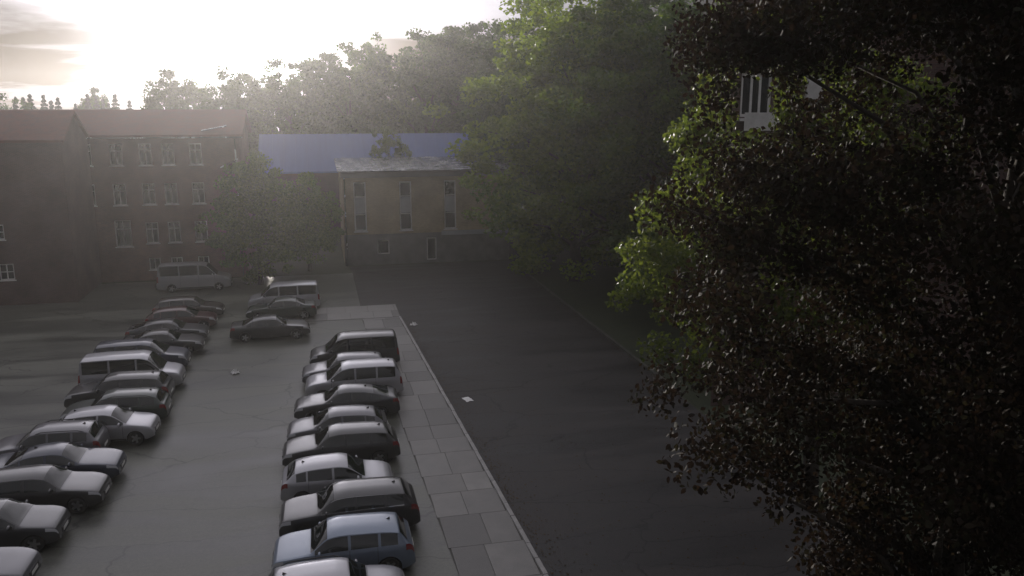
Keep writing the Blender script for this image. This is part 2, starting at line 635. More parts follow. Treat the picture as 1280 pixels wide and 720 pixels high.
def window(parent, x0, x1, z0, z1, y, mull=1, trans=(), fw=0.07, sill=True, curtain=None, matf=None):
    """casement window set into the reveal: frame > pane, sill"""
    matf = matf or M_white
    yf = y + 0.09
    bm = bmesh.new()
    bx(bm, x0, x0 + fw, yf, yf + 0.06, z0, z1)
    bx(bm, x1 - fw, x1, yf, yf + 0.06, z0, z1)
    bx(bm, x0 + fw, x1 - fw, yf, yf + 0.06, z0, z0 + fw)
    bx(bm, x0 + fw, x1 - fw, yf, yf + 0.06, z1 - fw, z1)
    n = mull + 1
    xm = [x0 + fw + (x1 - x0 - 2 * fw) * k / n for k in range(n + 1)]
    zm = [z0 + fw] + [z0 + (z1 - z0) * t for t in trans] + [z1 - fw]
    for v in xm[1:-1]:
        bx(bm, v - fw * 0.45, v + fw * 0.45, yf + 0.004, yf + 0.055, z0 + fw, z1 - fw)
    for v in zm[1:-1]:
        bx(bm, x0 + fw, x1 - fw, yf + 0.007, yf + 0.052, v - fw * 0.35, v + fw * 0.35)
    w = bm_obj('window', bm, matf, parent)
    for ka in range(n):
        for kb in range(len(zm) - 1):
            mesh_obj('pane', [(xm[ka], yf + 0.035, zm[kb]), (xm[ka + 1], yf + 0.035, zm[kb]), (xm[ka + 1], yf + 0.035, zm[kb + 1]), (xm[ka], yf + 0.035, zm[kb + 1])], [(0, 1, 2, 3)], M_glass, w)
    if sill:
        box_obj('sill', x0 - 0.08, x1 + 0.08, y - 0.07, y + 0.088, z0 - 0.07, z0 - 0.002, M_white, w)
    return w


def gable_roof(name, x0, x1, y0, y1, ze, zr, mat, parent, over=0.35, t=0.18):
    ym = (y0 + y1) / 2
    k = (zr - ze) / (ym - y0)
    ya, yb = y0 - over, y1 + over
    za = ze - k * over
    v = []
    for x in (x0 - over, x1 + over):
        v += [(x, ya, za), (x, ym, zr), (x, yb, za), (x, yb, za + t), (x, ym, zr + t), (x, ya, za + t)]
    f = [(0, 1, 7, 6), (1, 2, 8, 7), (2, 3, 9, 8), (3, 4, 10, 9), (4, 5, 11, 10), (5, 0, 6, 11), (0, 5, 4, 1), (1, 4, 3, 2), (6, 7, 10, 11), (7, 8, 9, 10)]
    return mesh_obj(name, v, f, mat, parent)


def side_walls(parent, x0, x1, y0, y1, z0, ze, zr, mat, gable=True):
    ym = (y0 + y1) / 2
    for x, s in ((x0, 1), (x1, -1)):
        v = [(x, y0, z0), (x, y1, z0), (x, y1, ze)] + ([(x, ym, zr)] if gable else []) + [(x, y0, ze)]
        mesh_obj('wall', v, [list(range(len(v)))], mat, parent)
    mesh_obj('wall', [(x0, y1, z0), (x1, y1, z0), (x1, y1, ze), (x0, y1, ze)], [(0, 1, 2, 3)], mat, parent)


# --- long three-storey brick building on the left
YB = 75.0
bl = empty('brick_building', (0, 0, 0))
tag(bl, 'long three storey red brick building with rows of white framed casement windows', 'building')
cols = [-18.45, -16.1, -13.85, -12.1, -9.95]
rects, wins = [], []
for zi, zc in enumerate((10.55, 7.3, 4.05)):
    for ci, xc in enumerate(cols):
        if zi == 2 and ci == 0:
            continue
        w, h = (0.98, 1.75)
        if zi == 2 and ci == 1:
            w, h = 1.25, 2.2
        r = (xc - w / 2, xc + w / 2, zc - h / 2, zc + h / 2)
        rects.append(r)
for xc in (-13.85, -12.1, -9.95):
    rects.append((xc - 0.45, xc + 0.45, 0.9, 1.9))
facade('wall', -26, -6.4, 0, 12.1, YB, rects, M_brick_red, bl)
for r in rects:
    window(bl, *r, YB, 1, (0.68,) if r[3] - r[2] > 1.2 else ())
side_walls(bl, -26, -6.4, YB, YB + 10, 0, 12.1, 14.0, M_brick_red)
gable_roof('roof', -26, -6.4, YB, YB + 10, 12.1, 14.0, M_tile, bl)
bm = bmesh.new()
bx(bm, -26.3, -6.1, YB - 0.52, YB - 0.37, 11.86, 11.98)
bm_obj('gutter', bm, M_zinc, bl)
bm = bmesh.new()
tube(bm, [(-6.75, YB - 0.12, 0), (-6.75, YB - 0.12, 11.8)], [0.055, 0.055])
bm_obj('downpipe', bm, M_zinc, bl)
# two tilted metal flashing strips catching the sun
for (xa, xb, za, zb, yv) in ((-9.35, -7.35, 12.45, 12.85, YB - 0.1), (-8.0, -6.6, 9.45, 10.1, YB - 0.45)):
    bm = bmesh.new()
    v = [bm.verts.new(q) for q in ((xa, yv, za), (xb, yv, zb), (xb, yv + 0.5, zb + 0.06), (xa, yv + 0.5, za + 0.06), (xa, yv, za - 0.08), (xb, yv, zb - 0.08), (xb, yv + 0.5, zb - 0.02), (xa, yv + 0.5, za - 0.02))]
    for f in ((0, 1, 2, 3), (7, 6, 5, 4), (0, 4, 5, 1), (1, 5, 6, 2), (2, 6, 7, 3), (3, 7, 4, 0)):
        bm.faces.new([v[i] for i in f])
    bm_obj('flashing', bm, M_zinc, bl)

# --- darker wing standing forward at the far left
YW = 67.5
bw = empty('brick_wing', (0, 0, 0))
tag(bw, 'dark brick wing with few small white windows standing forward of long brick building', 'building')
wr = [(-23.35, -22.55, 4.9, 6.0), (-23.2, -22.2, 1.9, 3.1), (-26.6, -25.8, 4.9, 6.0), (-26.6, -25.6, 1.9, 3.1)]
facade('wall', -34, -18.1, 0, 12.0, YW, wr, M_brick_dark, bw)
for r in wr:
    window(bw, *r, YW, 1, (0.5,), 0.08)
side_walls(bw, -34, -18.1, YW, 74.9, 0, 12.0, 13.9, M_brick_dark)
gable_roof('roof', -34, -18.1, YW, 74.6, 12.0, 13.9, M_tile, bw, 0.25)

# --- tan brick hall with shiny low roof
YM = 78.0
bmid = empty('tan_brick_hall', (0, 0, 0))
tag(bmid, 'tan brick hall with tall narrow window strips under a shiny low metal roof', 'building')
strips = [(3.0, 4.1), (7.15, 8.25), (11.3, 12.4)]
mr_ = [(a, b, 3.2, 7.7) for a, b in strips] + [(9.6, 10.5, 0.3, 2.4), (5.0, 6.1, 1.0, 2.3)]
facade('wall', 2.0, 17.5, 2.9, 8.55, YM, [r for r in mr_ if r[2] > 2.9], M_brick_tan, bmid)
facade('plinth', 2.0, 17.5, 0, 2.9, YM + 0.05, [r for r in mr_ if r[2] < 2.9], M_plinth, bmid)
box_obj('cornice', 1.9, 17.6, YM - 0.12, YM + 0.3, 8.1, 8.62, M_plinth, bmid)
box_obj('string_course', 11.0, 17.5, YM - 0.09, YM + 0.02, 2.62, 3.02, M_panel, bmid)
for a, b in strips:
    w = window(bmid, a, b, 3.2, 7.7, YM, 0, (0.34, 0.70), 0.1, False)
    box_obj('spandrel_panel', a + 0.1, b - 0.1, YM + 0.06, YM + 0.12, 3.2 + 4.5 * 0.36, 3.2 + 4.5 * 0.68, M_panel, w)
    box_obj('sill', a - 0.1, b + 0.1, YM - 0.08, YM + 0.085, 3.1, 3.19, M_white, w)
for r in mr_[3:]:
    window(bmid, *r, YM + 0.05, 0, (), 0.09, False)
side_walls(bmid, 2.0, 17.5, YM, YM + 12, 0, 8.5, 8.5, M_brick_tan, False)
# low standing-seam roof: one tray per seam, slightly uneven
nt = 26
xr0, xr1 = 1.6, 17.9
roof = mesh_obj('roof', [(xr0, YM - 0.4, 8.66), (xr1, YM - 0.4, 8.66), (xr1, YM + 12.3, 9.15), (xr0, YM + 12.3, 9.15)], [(0, 1, 2, 3)], M_iron, bmid)
for k in range(nt):
    a = xr0 + (xr1 - xr0) * k / nt
    b = xr0 + (xr1 - xr0) * (k + 1) / nt
    t0 = random.uniform(-0.02, 0.02)
    t1 = random.uniform(-0.02, 0.02)
    bm = bmesh.new()
    zz = lambda yv: 8.72 + (yv - YM + 0.4) / 12.7 * 0.5 + t0 * (yv - YM) * .12
    rows = [YM - 0.45, YM + 2.5, YM + 5.5, YM + 9, YM + 12.3]
    prev = None
    for yv in rows:
        wv = random.uniform(-0.015, 0.03)
        ring = [bm.verts.new(q) for q in ((a, yv, zz(yv) + 0.06), (a + 0.03, yv, zz(yv) + 0.005), ((a + b) / 2, yv, zz(yv) + wv), (b - 0.03, yv, zz(yv) + 0.005), (b - 0.003, yv, zz(yv) + 0.06))]
        if prev:
            for i in range(4):
                bm.faces.new((prev[i], prev[i + 1], ring[i + 1], ring[i]))
        prev = ring
    bm_obj('roof_tray', bm, M_zinc, roof)
bm = bmesh.new()
tube(bm, [(2.2, YM - 0.1, 0), (2.2, YM - 0.1, 8.1)], [0.06, 0.06])
bm_obj('downpipe', bm, M_zinc, bmid)

# --- building behind, sky reflection put into the blue of its sheet roof
bb = empty('blue_roofed_building', (0, 0, 0))
tag(bb, 'building with pitched sheet roof coloured pale blue as reflected sky behind the tan brick hall', 'building')
mesh_obj('wall', [(-6.0, 95, 0), (17.2, 95, 0), (17.2, 95, 7.6), (-6.0, 95, 7.6)], [(0, 1, 2, 3)], M_brick_dark, bb)
side_walls(bb, -6.0, 17.2, 95, 107, 0, 7.6, 11.2, M_brick_dark)
br_ = gable_roof('roof', -6.0, 17.2, 95, 107, 7.6, 11.2, M_roof_sky, bb, 0.4)
for k in range(20):
    xx = -6.2 + k * 1.24
    sl = (11.2 - 7.6) / 6.0
    bm = bmesh.new()
    v = [bm.verts.new(q) for q in ((xx, 94.6, 7.6 - .4 * sl + 0.18), (xx + .06, 94.6, 7.6 - .4 * sl + 0.18), (xx + .06, 101, 11.38), (xx, 101, 11.38),
                                   (xx, 94.6, 7.6 - .4 * sl + 0.25), (xx + .06, 94.6, 7.6 - .4 * sl + 0.25), (xx + .06, 101, 11.45), (xx, 101, 11.45))]
    for f in ((4, 5, 6, 7), (0, 1, 5, 4), (0, 4, 7, 3), (1, 2, 6, 5)):
        bm.faces.new([v[i] for i in f])
    bm_obj('roof_seam', bm, M_roof_sky, br_)

# --- dark building on the right, seen through the leaves
YR = 36.0
br2 = empty('dark_brick_house', (0, 0, 0))
tag(br2, 'dark brick house behind the copper leaved tree with white balcony window', 'house')
rw = [(18.9, 20.45, 13.9, 15.85), (22.15, 22.95, 14.4, 15.6), (25.0, 26.2, 13.4, 15.3), (25.0, 26.2, 9.8, 11.7)]
facade('wall', 18.2, 40, 0, 21, YR, rw, M_brick_dark, br2)
mesh_obj('wall', [(18.2, YR, 0), (25.5, YR + 12, 0), (25.5, YR + 12, 21), (18.2, YR, 21)], [(0, 1, 2, 3)], M_brick_dark, br2)
mesh_obj('wall', [(25.5, YR + 12, 0), (40, YR + 12, 0), (40, YR + 12, 21), (25.5, YR + 12, 21)], [(0, 1, 2, 3)], M_brick_dark, br2)
mesh_obj('roof', [(18.0, YR - .3, 21.02), (40.3, YR - .3, 21.02), (40.3, YR + 12.3, 21.3), (25.3, YR + 12.3, 21.3)], [(0, 1, 2, 3)], M_tile, br2)
for i, r in enumerate(rw):
    window(br2, *r, YR, 2 if i == 0 else 0, (), 0.13, i != 0)
bal = box_obj('balcony', 18.75, 20.6, YR - 0.75, YR - 0.02, 13.72, 13.84, M_white, br2)
box_obj('balcony_panel', 18.75, 20.6, YR - 0.8, YR - 0.74, 13.3, 14.1, M_white, bal)
box_obj('awning_box', 22.1, 23.0, YR - 0.22, YR - 0.01, 14.7, 15.75, M_white, br2)

# ------------------------------------------------------------------ cars
M_rubber = simple('tyre_rubber', (0.018, 0.018, 0.018), 0.85)
M_rim = simple('alloy_rim', (0.42, 0.43, 0.44), 0.32, 0.9)
M_carglass = simple('car_glass', (0.010, 0.013, 0.012), 0.05, 0.0, 0.0, 0.8)
M_trim = simple('black_plastic_trim', (0.018, 0.018, 0.018), 0.55)
M_chrome = simple('chrome_trim', (0.6, 0.6, 0.6), 0.15, 1.0)
M_lamp = simple('headlamp_glass', (0.45, 0.46, 0.48), 0.08, 0.2, 1.0)
M_tail = simple('tail_lamp_red', (0.16, 0.010, 0.010), 0.12, 0.0, 1.0)
M_plate = simple('plate_white', (0.6, 0.6, 0.57), 0.4)
PAINT = {
    'black': paint('paint_black', (0.008, 0.008, 0.009)),
    'anthracite': paint('paint_anthracite', (0.03, 0.031, 0.034), 0.4),
    'grey': paint('paint_grey', (0.11, 0.11, 0.12), 0.5),
    'silver': paint('paint_silver', (0.36, 0.36, 0.38), 0.6),
    'steel': paint('paint_steel_blue', (0.17, 0.21, 0.27), 0.5),
    'white': paint('paint_white', (0.62, 0.62, 0.61)),
    'pale': paint('paint_white_backlit', (0.26, 0.26, 0.27), 0.3),  # backlit shade of the white van put into a greyer paint
    'navy': paint('paint_navy', (0.012, 0.018, 0.04), 0.2),
    'green': paint('paint_dark_green', (0.010, 0.022, 0.014), 0.2),
    'red': paint('paint_dark_red', (0.05, 0.010, 0.008), 0.2),
    'brown': paint('paint_brown', (0.035, 0.027, 0.02), 0.3),
}

PROF = {
    'hatch': dict(p=[(0, .36), (.012, .47), (.04, .54), (.12, .60), (.25, .655), (.42, .965), (.50, 1.0), (.68, .985), (.86, .91), (.95, .69), (.985, .62), (1, .42)], cowl=.25, wst=.42, re=.86, rb=.95, belt=(.61, .66), wins=((.29, .53), (.55, .76), (.775, .86))),
    'suv': dict(p=[(0, .36), (.012, .50), (.04, .57), (.14, .625), (.26, .665), (.40, .965), (.50, 1), (.75, .985), (.885, .94), (.955, .70), (.985, .62), (1, .42)], cowl=.26, wst=.40, re=.885, rb=.955, belt=(.62, .67), wins=((.30, .53), (.55, .74), (.76, .88))),
    'estate': dict(p=[(0, .36), (.012, .47), (.04, .53), (.14, .605), (.27, .655), (.41, .965), (.5, 1), (.75, .98), (.89, .925), (.955, .69), (.985, .62), (1, .42)], cowl=.27, wst=.41, re=.89, rb=.955, belt=(.61, .65), wins=((.31, .53), (.55, .74), (.76, .885))),
    'sedan': dict(p=[(0, .36), (.012, .48), (.04, .54), (.15, .62), (.28, .665), (.43, .965), (.5, 1), (.62, .985), (.70, .94), (.85, .735), (.95, .71), (.985, .66), (1, .42)], cowl=.28, wst=.43, re=.70, rb=.85, belt=(.62, .67), wins=((.32, .53), (.55, .72), (.735, .79))),
    'fastback': dict(p=[(0, .36), (.012, .48), (.04, .54), (.15, .62), (.28, .665), (.43, .965), (.5, 1), (.62, .985), (.76, .90), (.90, .745), (.96, .70), (.985, .65), (1, .42)], cowl=.28, wst=.43, re=.74, rb=.91, belt=(.62, .67), wins=((.32, .53), (.55, .72), (.735, .82))),
    'mpv': dict(p=[(0, .34), (.012, .46), (.04, .53), (.10, .58), (.21, .625), (.385, .955), (.48, 1), (.75, .995), (.92, .965), (.97, .72), (.985, .6), (1, .40)], cowl=.21, wst=.385, re=.925, rb=.972, belt=(.59, .61), wins=((.26, .50), (.52, .72), (.74, .92))),
    'van': dict(p=[(0, .30), (.012, .42), (.035, .475), (.09, .525), (.17, .565), (.325, .945), (.41, .995), (.7, 1), (.94, .985), (.968, .93), (.985, .58), (1, .33)], cowl=.17, wst=.325, re=.962, rb=.984, belt=(.57, .57), wins=((.21, .42), (.44, .68), (.70, .945))),
}


def pchip(xs, ys):
    xs, ys = np.array(xs, float), np.array(ys, float)
    h = np.diff(xs)
    d = np.diff(ys) / h
    m = np.zeros_like(xs)
    for i in range(1, len(xs) - 1):
        if d[i - 1] * d[i] > 0:
            w1, w2 = 2 * h[i] + h[i - 1], h[i] + 2 * h[i - 1]
            m[i] = (w1 + w2) / (w1 / d[i - 1] + w2 / d[i])
    m[0], m[-1] = d[0], d[-1]

    def f(x):
        i = int(np.clip(np.searchsorted(xs, x) - 1, 0, len(h) - 1))
        t = (x - xs[i]) / h[i]
        return ((1 + 2 * t) * (1 - t) ** 2) * ys[i] + t * (1 - t) ** 2 * h[i] * m[i] + t * t * (3 - 2 * t) * ys[i + 1] + t * t * (t - 1) * h[i] * m[i + 1]
    return f


def sstep(t):
    t = max(0.0, min(1.0, t))
    return t * t * (3 - 2 * t)


NB, NG, NR = 9, 6, 8            # section points: lower body, greenhouse side, roof


class CarShape:
    def __init__(s, kind, L, W, H):
        s.P = PROF[kind]
        s.kind, s.L, s.W, s.H = kind, L, W, H
        s.zt = pchip([a * L for a, b in s.P['p']], [b * H for a, b in s.P['p']])
        s.wr = 0.335 if kind == 'van' else (0.34 if kind in ('suv', 'mpv') else 0.315)
        s.af, s.ar = (0.175 * L if kind != 'van' else 0.165 * L), L * (1 - 0.185 if kind != 'van' else 1 - 0.2)
        s.roofw = .86 if kind == 'van' else (.80 if kind == 'mpv' else .76)

    def hw(s, u):
        t = u / s.L
        f = 0.80 + 0.20 * (1 - (1 - min(1, t / 0.16)) ** 2.4)
        r = 0.86 + 0.14 * (1 - (1 - min(1, (1 - t) / 0.13)) ** 2.4)
        return s.W / 2 * min(f, r, 1.0)

    def section(s, u):
        L, H = s.L, s.H
        t = u / L
        zt = s.zt(u)
        zb = 0.20 + 0.10 * (max(0, 1 - t / .1) ** 2 + max(0, 1 - (1 - t) / .1) ** 2)
        belt = H * (s.P['belt'][0] + (s.P['belt'][1] - s.P['belt'][0]) * t)
        belt = min(belt, zt - 0.035)
        w = s.hw(u)
        k = sstep((zt - belt - 0.03) / (H * 0.30))
        zm = zb + (belt - zb) * 0.5
        low = [(0, zb), (.82 * w, zb), (.93 * w, zb + .03), (.975 * w, zb + .10), (.995 * w, zb + (belt - zb) * .38), (1.0 * w, zb + (belt - zb) * .58),
               (.992 * w, zb + (belt - zb) * .78), (.978 * w, zb + (belt - zb) * .93), (.955 * w, belt)]
        wr = w * (0.88 + (s.roofw - 0.88) * k)
        zr = zt - 0.018 - 0.085 * k
        g = []
        for i in range(1, NG + 1):
            q = i / NG
            yy = .955 * w + (wr - .955 * w) * (q ** 1.15)
            g.append((yy, belt + (zr - belt) * q))
        rf = []
        for i in range(1, NR + 1):
            q = i / NR
            a = q * math.pi / 2
            yy = wr * (1 - q) if i > 2 else wr * (1 - [0, .045, .13][i])
            yy = wr * [0, .965, .90, .78, .62, .46, .30, .15, 0][i] if i else wr
            zz_ = zr + (zt - zr) * (1 - (yy / wr) ** 3.2)
            rf.append((yy, zz_))
        return low + g + rf

    def pt(s, u, q):
        sec = s.section(u)
        i = int(max(0, min(len(sec) - 2, math.floor(q))))
        f = q - i
        return Vector((s.L / 2 - u, sec[i][0] + (sec[i + 1][0] - sec[i][0]) * f, sec[i][1] + (sec[i + 1][1] - sec[i][1]) * f))

    def npt(s, u, q, off, side=1):
        e = 0.012
        a = s.pt(min(u + e, s.L), q) - s.pt(max(u - e, 0), q)
        qa, qb = max(q - .2, 0), min(q + .2, NB + NG + NR - 1)
        b = s.pt(u, qb) - s.pt(u, qa)
        n = a.cross(b)
        if n.length < 1e-9:
            n = Vector((0, 0, 1))
        n.normalize()
        p = s.pt(u, q)
        if n.dot(Vector((0, p.y, p.z - 0.6))) < 0:
            n = -n
        v = p + n * off
        return Vector((v.x, v.y * side, v.z))

    def patch(s, name, u0, u1, q0, q1, off, mat, parent, side=1, nu=8, nq=6, both=False, lip=True):
        """thin panel following the body surface, its rim turned down to the body"""
        rows = []
        qs = [q0 + (q1 - q0) * j / nq for j in range(nq + 1)]
        cols_ = [(q, side) for q in qs]
        if both:
            cols_ = [(q, 1) for q in qs] + [(q, -1) for q in qs[::-1][1:]]
        for i in range(nu + 1):
            fu0 = u0 + (u1 - u0) * i / nu
            rows.append([s.npt(fu0, q, off, sd_) for q, sd_ in cols_])
        nc = len(cols_)
        verts = [tuple(v) for r in rows for v in r]
        faces = []
        for i in range(nu):
            for j in range(nc - 1):
                faces.append((i * nc + j, i * nc + j + 1, (i + 1) * nc + j + 1, (i + 1) * nc + j))
        bm = bmesh.new()
        bv = [bm.verts.new(v) for v in verts]
        for f in faces:
            try:
                bm.faces.new([bv[i] for i in f])
            except ValueError:
                pass
        o = bm_obj(name, bm, mat, parent, smooth=True)
        return o


def make_body(s, root):
    us = set(np.linspace(0, s.L, 46).tolist())
    for a, b in s.P['p']:
        us.add(a * s.L)
    for a in (s.L * .006, s.L * .02, s.L * .03, s.L * .97, s.L * .992, s.L * .975):
        us.add(a)
    us = sorted(us)
    us = [us[0]] + [b for a, b in zip(us, us[1:]) if b - a > 0.012]
    secs = [s.section(u) for u in us]
    n = len(secs[0])
    verts, faces = [], []
    for u, sec in zip(us, secs):
        ring = [(s.L / 2 - u, y_, z_) for y_, z_ in sec] + [(s.L / 2 - u, -y_, z_) for y_, z_ in sec[-2:0:-1]]
        verts += ring
    m = 2 * n - 2
    for i in range(len(us) - 1):
        for j in range(m):
            faces.append((i * m + j, i * m + (j + 1) % m, (i + 1) * m + (j + 1) % m, (i + 1) * m + j))
    faces.append(tuple(range(m)))
    faces.append(tuple(range((len(us) - 1) * m, len(us) * m))[::-1])
    bm = bmesh.new()
    bv = [bm.verts.new(v) for v in verts]
    for f in faces:
        bm.faces.new([bv[i] for i in f])
    tmp = bm_obj('body', bm, PAINT['grey'], root)
    tmp.data.materials.append(M_trim)
    cut = []
    for au in (s.af, s.ar):
        cb = bmesh.new()
        r = s.wr + 0.045
        rings = []
        for yv in (-1.2, 1.2):
            rings.append([cb.verts.new((s.L / 2 - au + r * math.cos(2 * math.pi * k / 28), yv, s.wr + r * math.sin(2 * math.pi * k / 28))) for k in range(28)])
        for k in range(28):
            cb.faces.new((rings[0][k], rings[0][(k + 1) % 28], rings[1][(k + 1) % 28], rings[1][k]))
        cb.faces.new(rings[0])
        cb.faces.new(rings[1])
        co = bm_obj('cutter', cb, PAINT['grey'])
        co.data.materials.append(M_trim)
        for p_ in co.data.polygons:
            p_.material_index = 1
        cut.append(co)
        md = tmp.modifiers.new('b', 'BOOLEAN')
        md.operation = 'DIFFERENCE'
        md.solver = 'EXACT'
        md.object = co
    dg = bpy.context.evaluated_depsgraph_get()
    me = bpy.data.meshes.new_from_object(tmp.evaluated_get(dg))
    tmp.modifiers.clear()
    tmp.data = me
    for co in cut:
        bpy.data.objects.remove(co)
    me.polygons.foreach_set('use_smooth', [True] * len(me.polygons))
    me.set_sharp_from_angle(angle=R(33))
    return tmp


def make_wheel(root, x, y_, r, side):
    def lathe(prof, seg=22):
        bm = bmesh.new()
        rings = [[bm.verts.new((a * math.cos(2 * math.pi * k / seg), b * side, a * math.sin(2 * math.pi * k / seg))) for k in range(seg)] for a, b in prof]
        for r0, r1 in zip(rings, rings[1:]):
            for k in range(seg):
                bm.faces.new((r0[k], r0[(k + 1) % seg], r1[(k + 1) % seg], r1[k]))
        return bm
    w = .11
    bm = lathe([(r * .66, -w), (r * .93, -w), (r, -w * .7), (r, w * .7), (r * .93, w), (r * .66, w), (r * .64, w * .5)])
    wh = bm_obj('wheel', bm, M_rubber, root, smooth=True)
    wh.location = (x, y_, r)
    bm = lathe([(r * .67, w * .96), (r * .62, w * .9), (r * .6, w * .35), (0.001, w * .3)])
    rim = bm_obj('rim', bm, M_trim, wh, smooth=True)
    bm = bmesh.new()
    for k in range(5):
        a = 2 * math.pi * k / 5
        c, s_ = math.cos(a), math.sin(a)
        q = []
        for rr, hw_ in ((0.0, .05), (r * .63, .035)):
            for sg in (-1, 1):
                q.append((rr, sg * hw_))
        for yo in (w * .8,):
            v = [bm.verts.new((c * a_ - s_ * b_, yo * side, s_ * a_ + c * b_)) for a_, b_ in (q[0], q[1], q[3], q[2])]
            v2 = [bm.verts.new((c * a_ - s_ * b_, yo * side * .5, s_ * a_ + c * b_)) for a_, b_ in (q[0], q[1], q[3], q[2])]
            bm.faces.new(v)
            for i in range(4):
                bm.faces.new((v[i], v[(i + 1) % 4], v2[(i + 1) % 4], v2[i]))
    bm_obj('spokes', bm, M_rim, wh)
    return wh


def make_car(kind, L, W, H, rails=False, chrome=False, name='parked_car'):
    s = CarShape(kind, L, W, H)
    root = empty(name)
    body = make_body(s, root)
    P = s.P
    g0, g1 = NB - 1, NB - 1 + NG
    top = NB + NG + NR - 1
    # glazing
    s.patch('windscreen', (P['cowl'] + .012) * L, (P['wst'] - .012) * L, g1 + 1.0, top, .006, M_carglass, root, both=True, nu=10)
    s.patch('rear_window', (P['re'] + .012) * L, (P['rb'] - .008) * L, g1 + 1.4, top, .006, M_carglass, root, both=True, nu=8)
    for sd_ in (1, -1):
        for a, b in P['wins']:
            s.patch('side_window', a * L, b * L, g0 + .45, g1 - .35, .006, M_carglass, root, side=sd_, nu=8)
        if chrome:
            s.patch('window_trim', P['wins'][0][0] * L - .03, P['wins'][-1][1] * L + .02, g0 + .12, g0 + .42, .010, M_chrome, root, side=sd_, nu=16, nq=1)
            s.patch('window_trim', (P['wst'] - .03) * L, P['wins'][-1][1] * L + .02, g1 - .34, g1 - .15, .010, M_chrome, root, side=sd_, nu=16, nq=1)
        s.patch('sill_trim', s.af + s.wr + .06, s.ar - s.wr - .06, 2.1, 3.3, .008, M_trim, root, side=sd_, nu=10, nq=2)
        # door seams
        for uu in (P['wins'][0][0] * L + .02, (P['wins'][0][1] + P['wins'][1][0]) / 2 * L, P['wins'][1][1] * L - .02):
            s.patch('door_seam', uu - .006, uu + .006, 3.4, g0 + .3, .003, M_trim, root, side=sd_, nu=1, nq=8)
        for uu in (P['wins'][0][1] * L - .16, P['wins'][1][1] * L - .2):
            s.patch('door_handle', uu - .09, uu + .09, 6.55, 6.85, .022, body.data.materials[0], root, side=sd_, nu=2, nq=2)
        s.patch('headlight', .006 * L, .085 * L, 6.2, 7.7, .007, M_lamp, root, side=sd_, nu=8, nq=3)
        if kind in ('van', 'mpv'):
            s.patch('tail_light', .968 * L, .992 * L, 5.0, 8.4, .008, M_tail, root, side=sd_, nu=5, nq=5)
        else:
            s.patch('tail_light', .935 * L, .992 * L, 6.0, 7.9, .008, M_tail, root, side=sd_, nu=6, nq=3)
        # mirror
        mu = (P['cowl'] + .075) * L
        base = s.pt(mu, g0)
        bm = bmesh.new()
        bmesh.ops.create_icosphere(bm, subdivisions=2, radius=1.0)
        for v in bm.verts:
            x_, y_, z_ = v.co
            v.co = (x_ * (.07 if x_ > 0 else .035), y_ * .12, z_ * .085 + (0.01 if y_ > 0 else 0))
        mo = bm_obj('side_mirror', bm, body.data.materials[0], root, smooth=True)
        mo.location = (base.x, sd_ * (base.y + .10), base.z + .07)
        if rails:
            bm = bmesh.new()
            pts = [s.npt(u_, g1 + .6, .05 if 0 < k < 8 else .0, sd_) for k, u_ in enumerate(np.linspace((P['wst'] + .04) * L, (P['re'] - .03) * L, 9))]
            tube(bm, pts, [.018] * 9, 6)
            bm_obj('roof_rail', bm, M_chrome if chrome else M_trim, root, smooth=True)
        for au in (s.af, s.ar):
            make_wheel(root, L / 2 - au, sd_ * (s.hw(au) - .12), s.wr, sd_)
    # front and rear faces
    w0 = s.hw(0)
    box_obj('grille', L / 2 - .02, L / 2 + .012, -w0 * .55, w0 * .55, .42, .60, M_trim, root, .01)
    box_obj('air_intake', L / 2 - .02, L / 2 + .010, -w0 * .7, w0 * .7, .31, .40, M_trim, root, .01)
    box_obj('number_plate', L / 2 + .012, L / 2 + .022, -.26, .26, .43, .54, M_plate, root)
    box_obj('rear_bumper', -L / 2 - .015, -L / 2 + .03, -s.hw(L) * .9, s.hw(L) * .9, .32, .50, M_trim, root, .012)
    box_obj('number_plate', -L / 2 - .012, -L / 2 - .002, -.26, .26, .55, .66, M_plate, root)
    if kind != 'van':
        bm = bmesh.new()
        ru = (P['re'] - .06) * L
        zr = s.zt(ru)
        v = [bm.verts.new(q) for q in ((L / 2 - ru + .1, 0, zr - .01), (L / 2 - ru - .06, .018, zr - .01), (L / 2 - ru - .06, -.018, zr - .01), (L / 2 - ru - .05, 0, zr + .07))]
        for f in ((0, 1, 3), (0, 3, 2), (1, 2, 3)):
            bm.faces.new([v[i] for i in f])
        bm_obj('antenna_fin', bm, M_trim, root)
    return root


G_R = 'cars in the row by the concrete slab strip'
G_L = 'cars in the row facing the slab strip row'
G_F = 'vehicles at the far end of the lane'
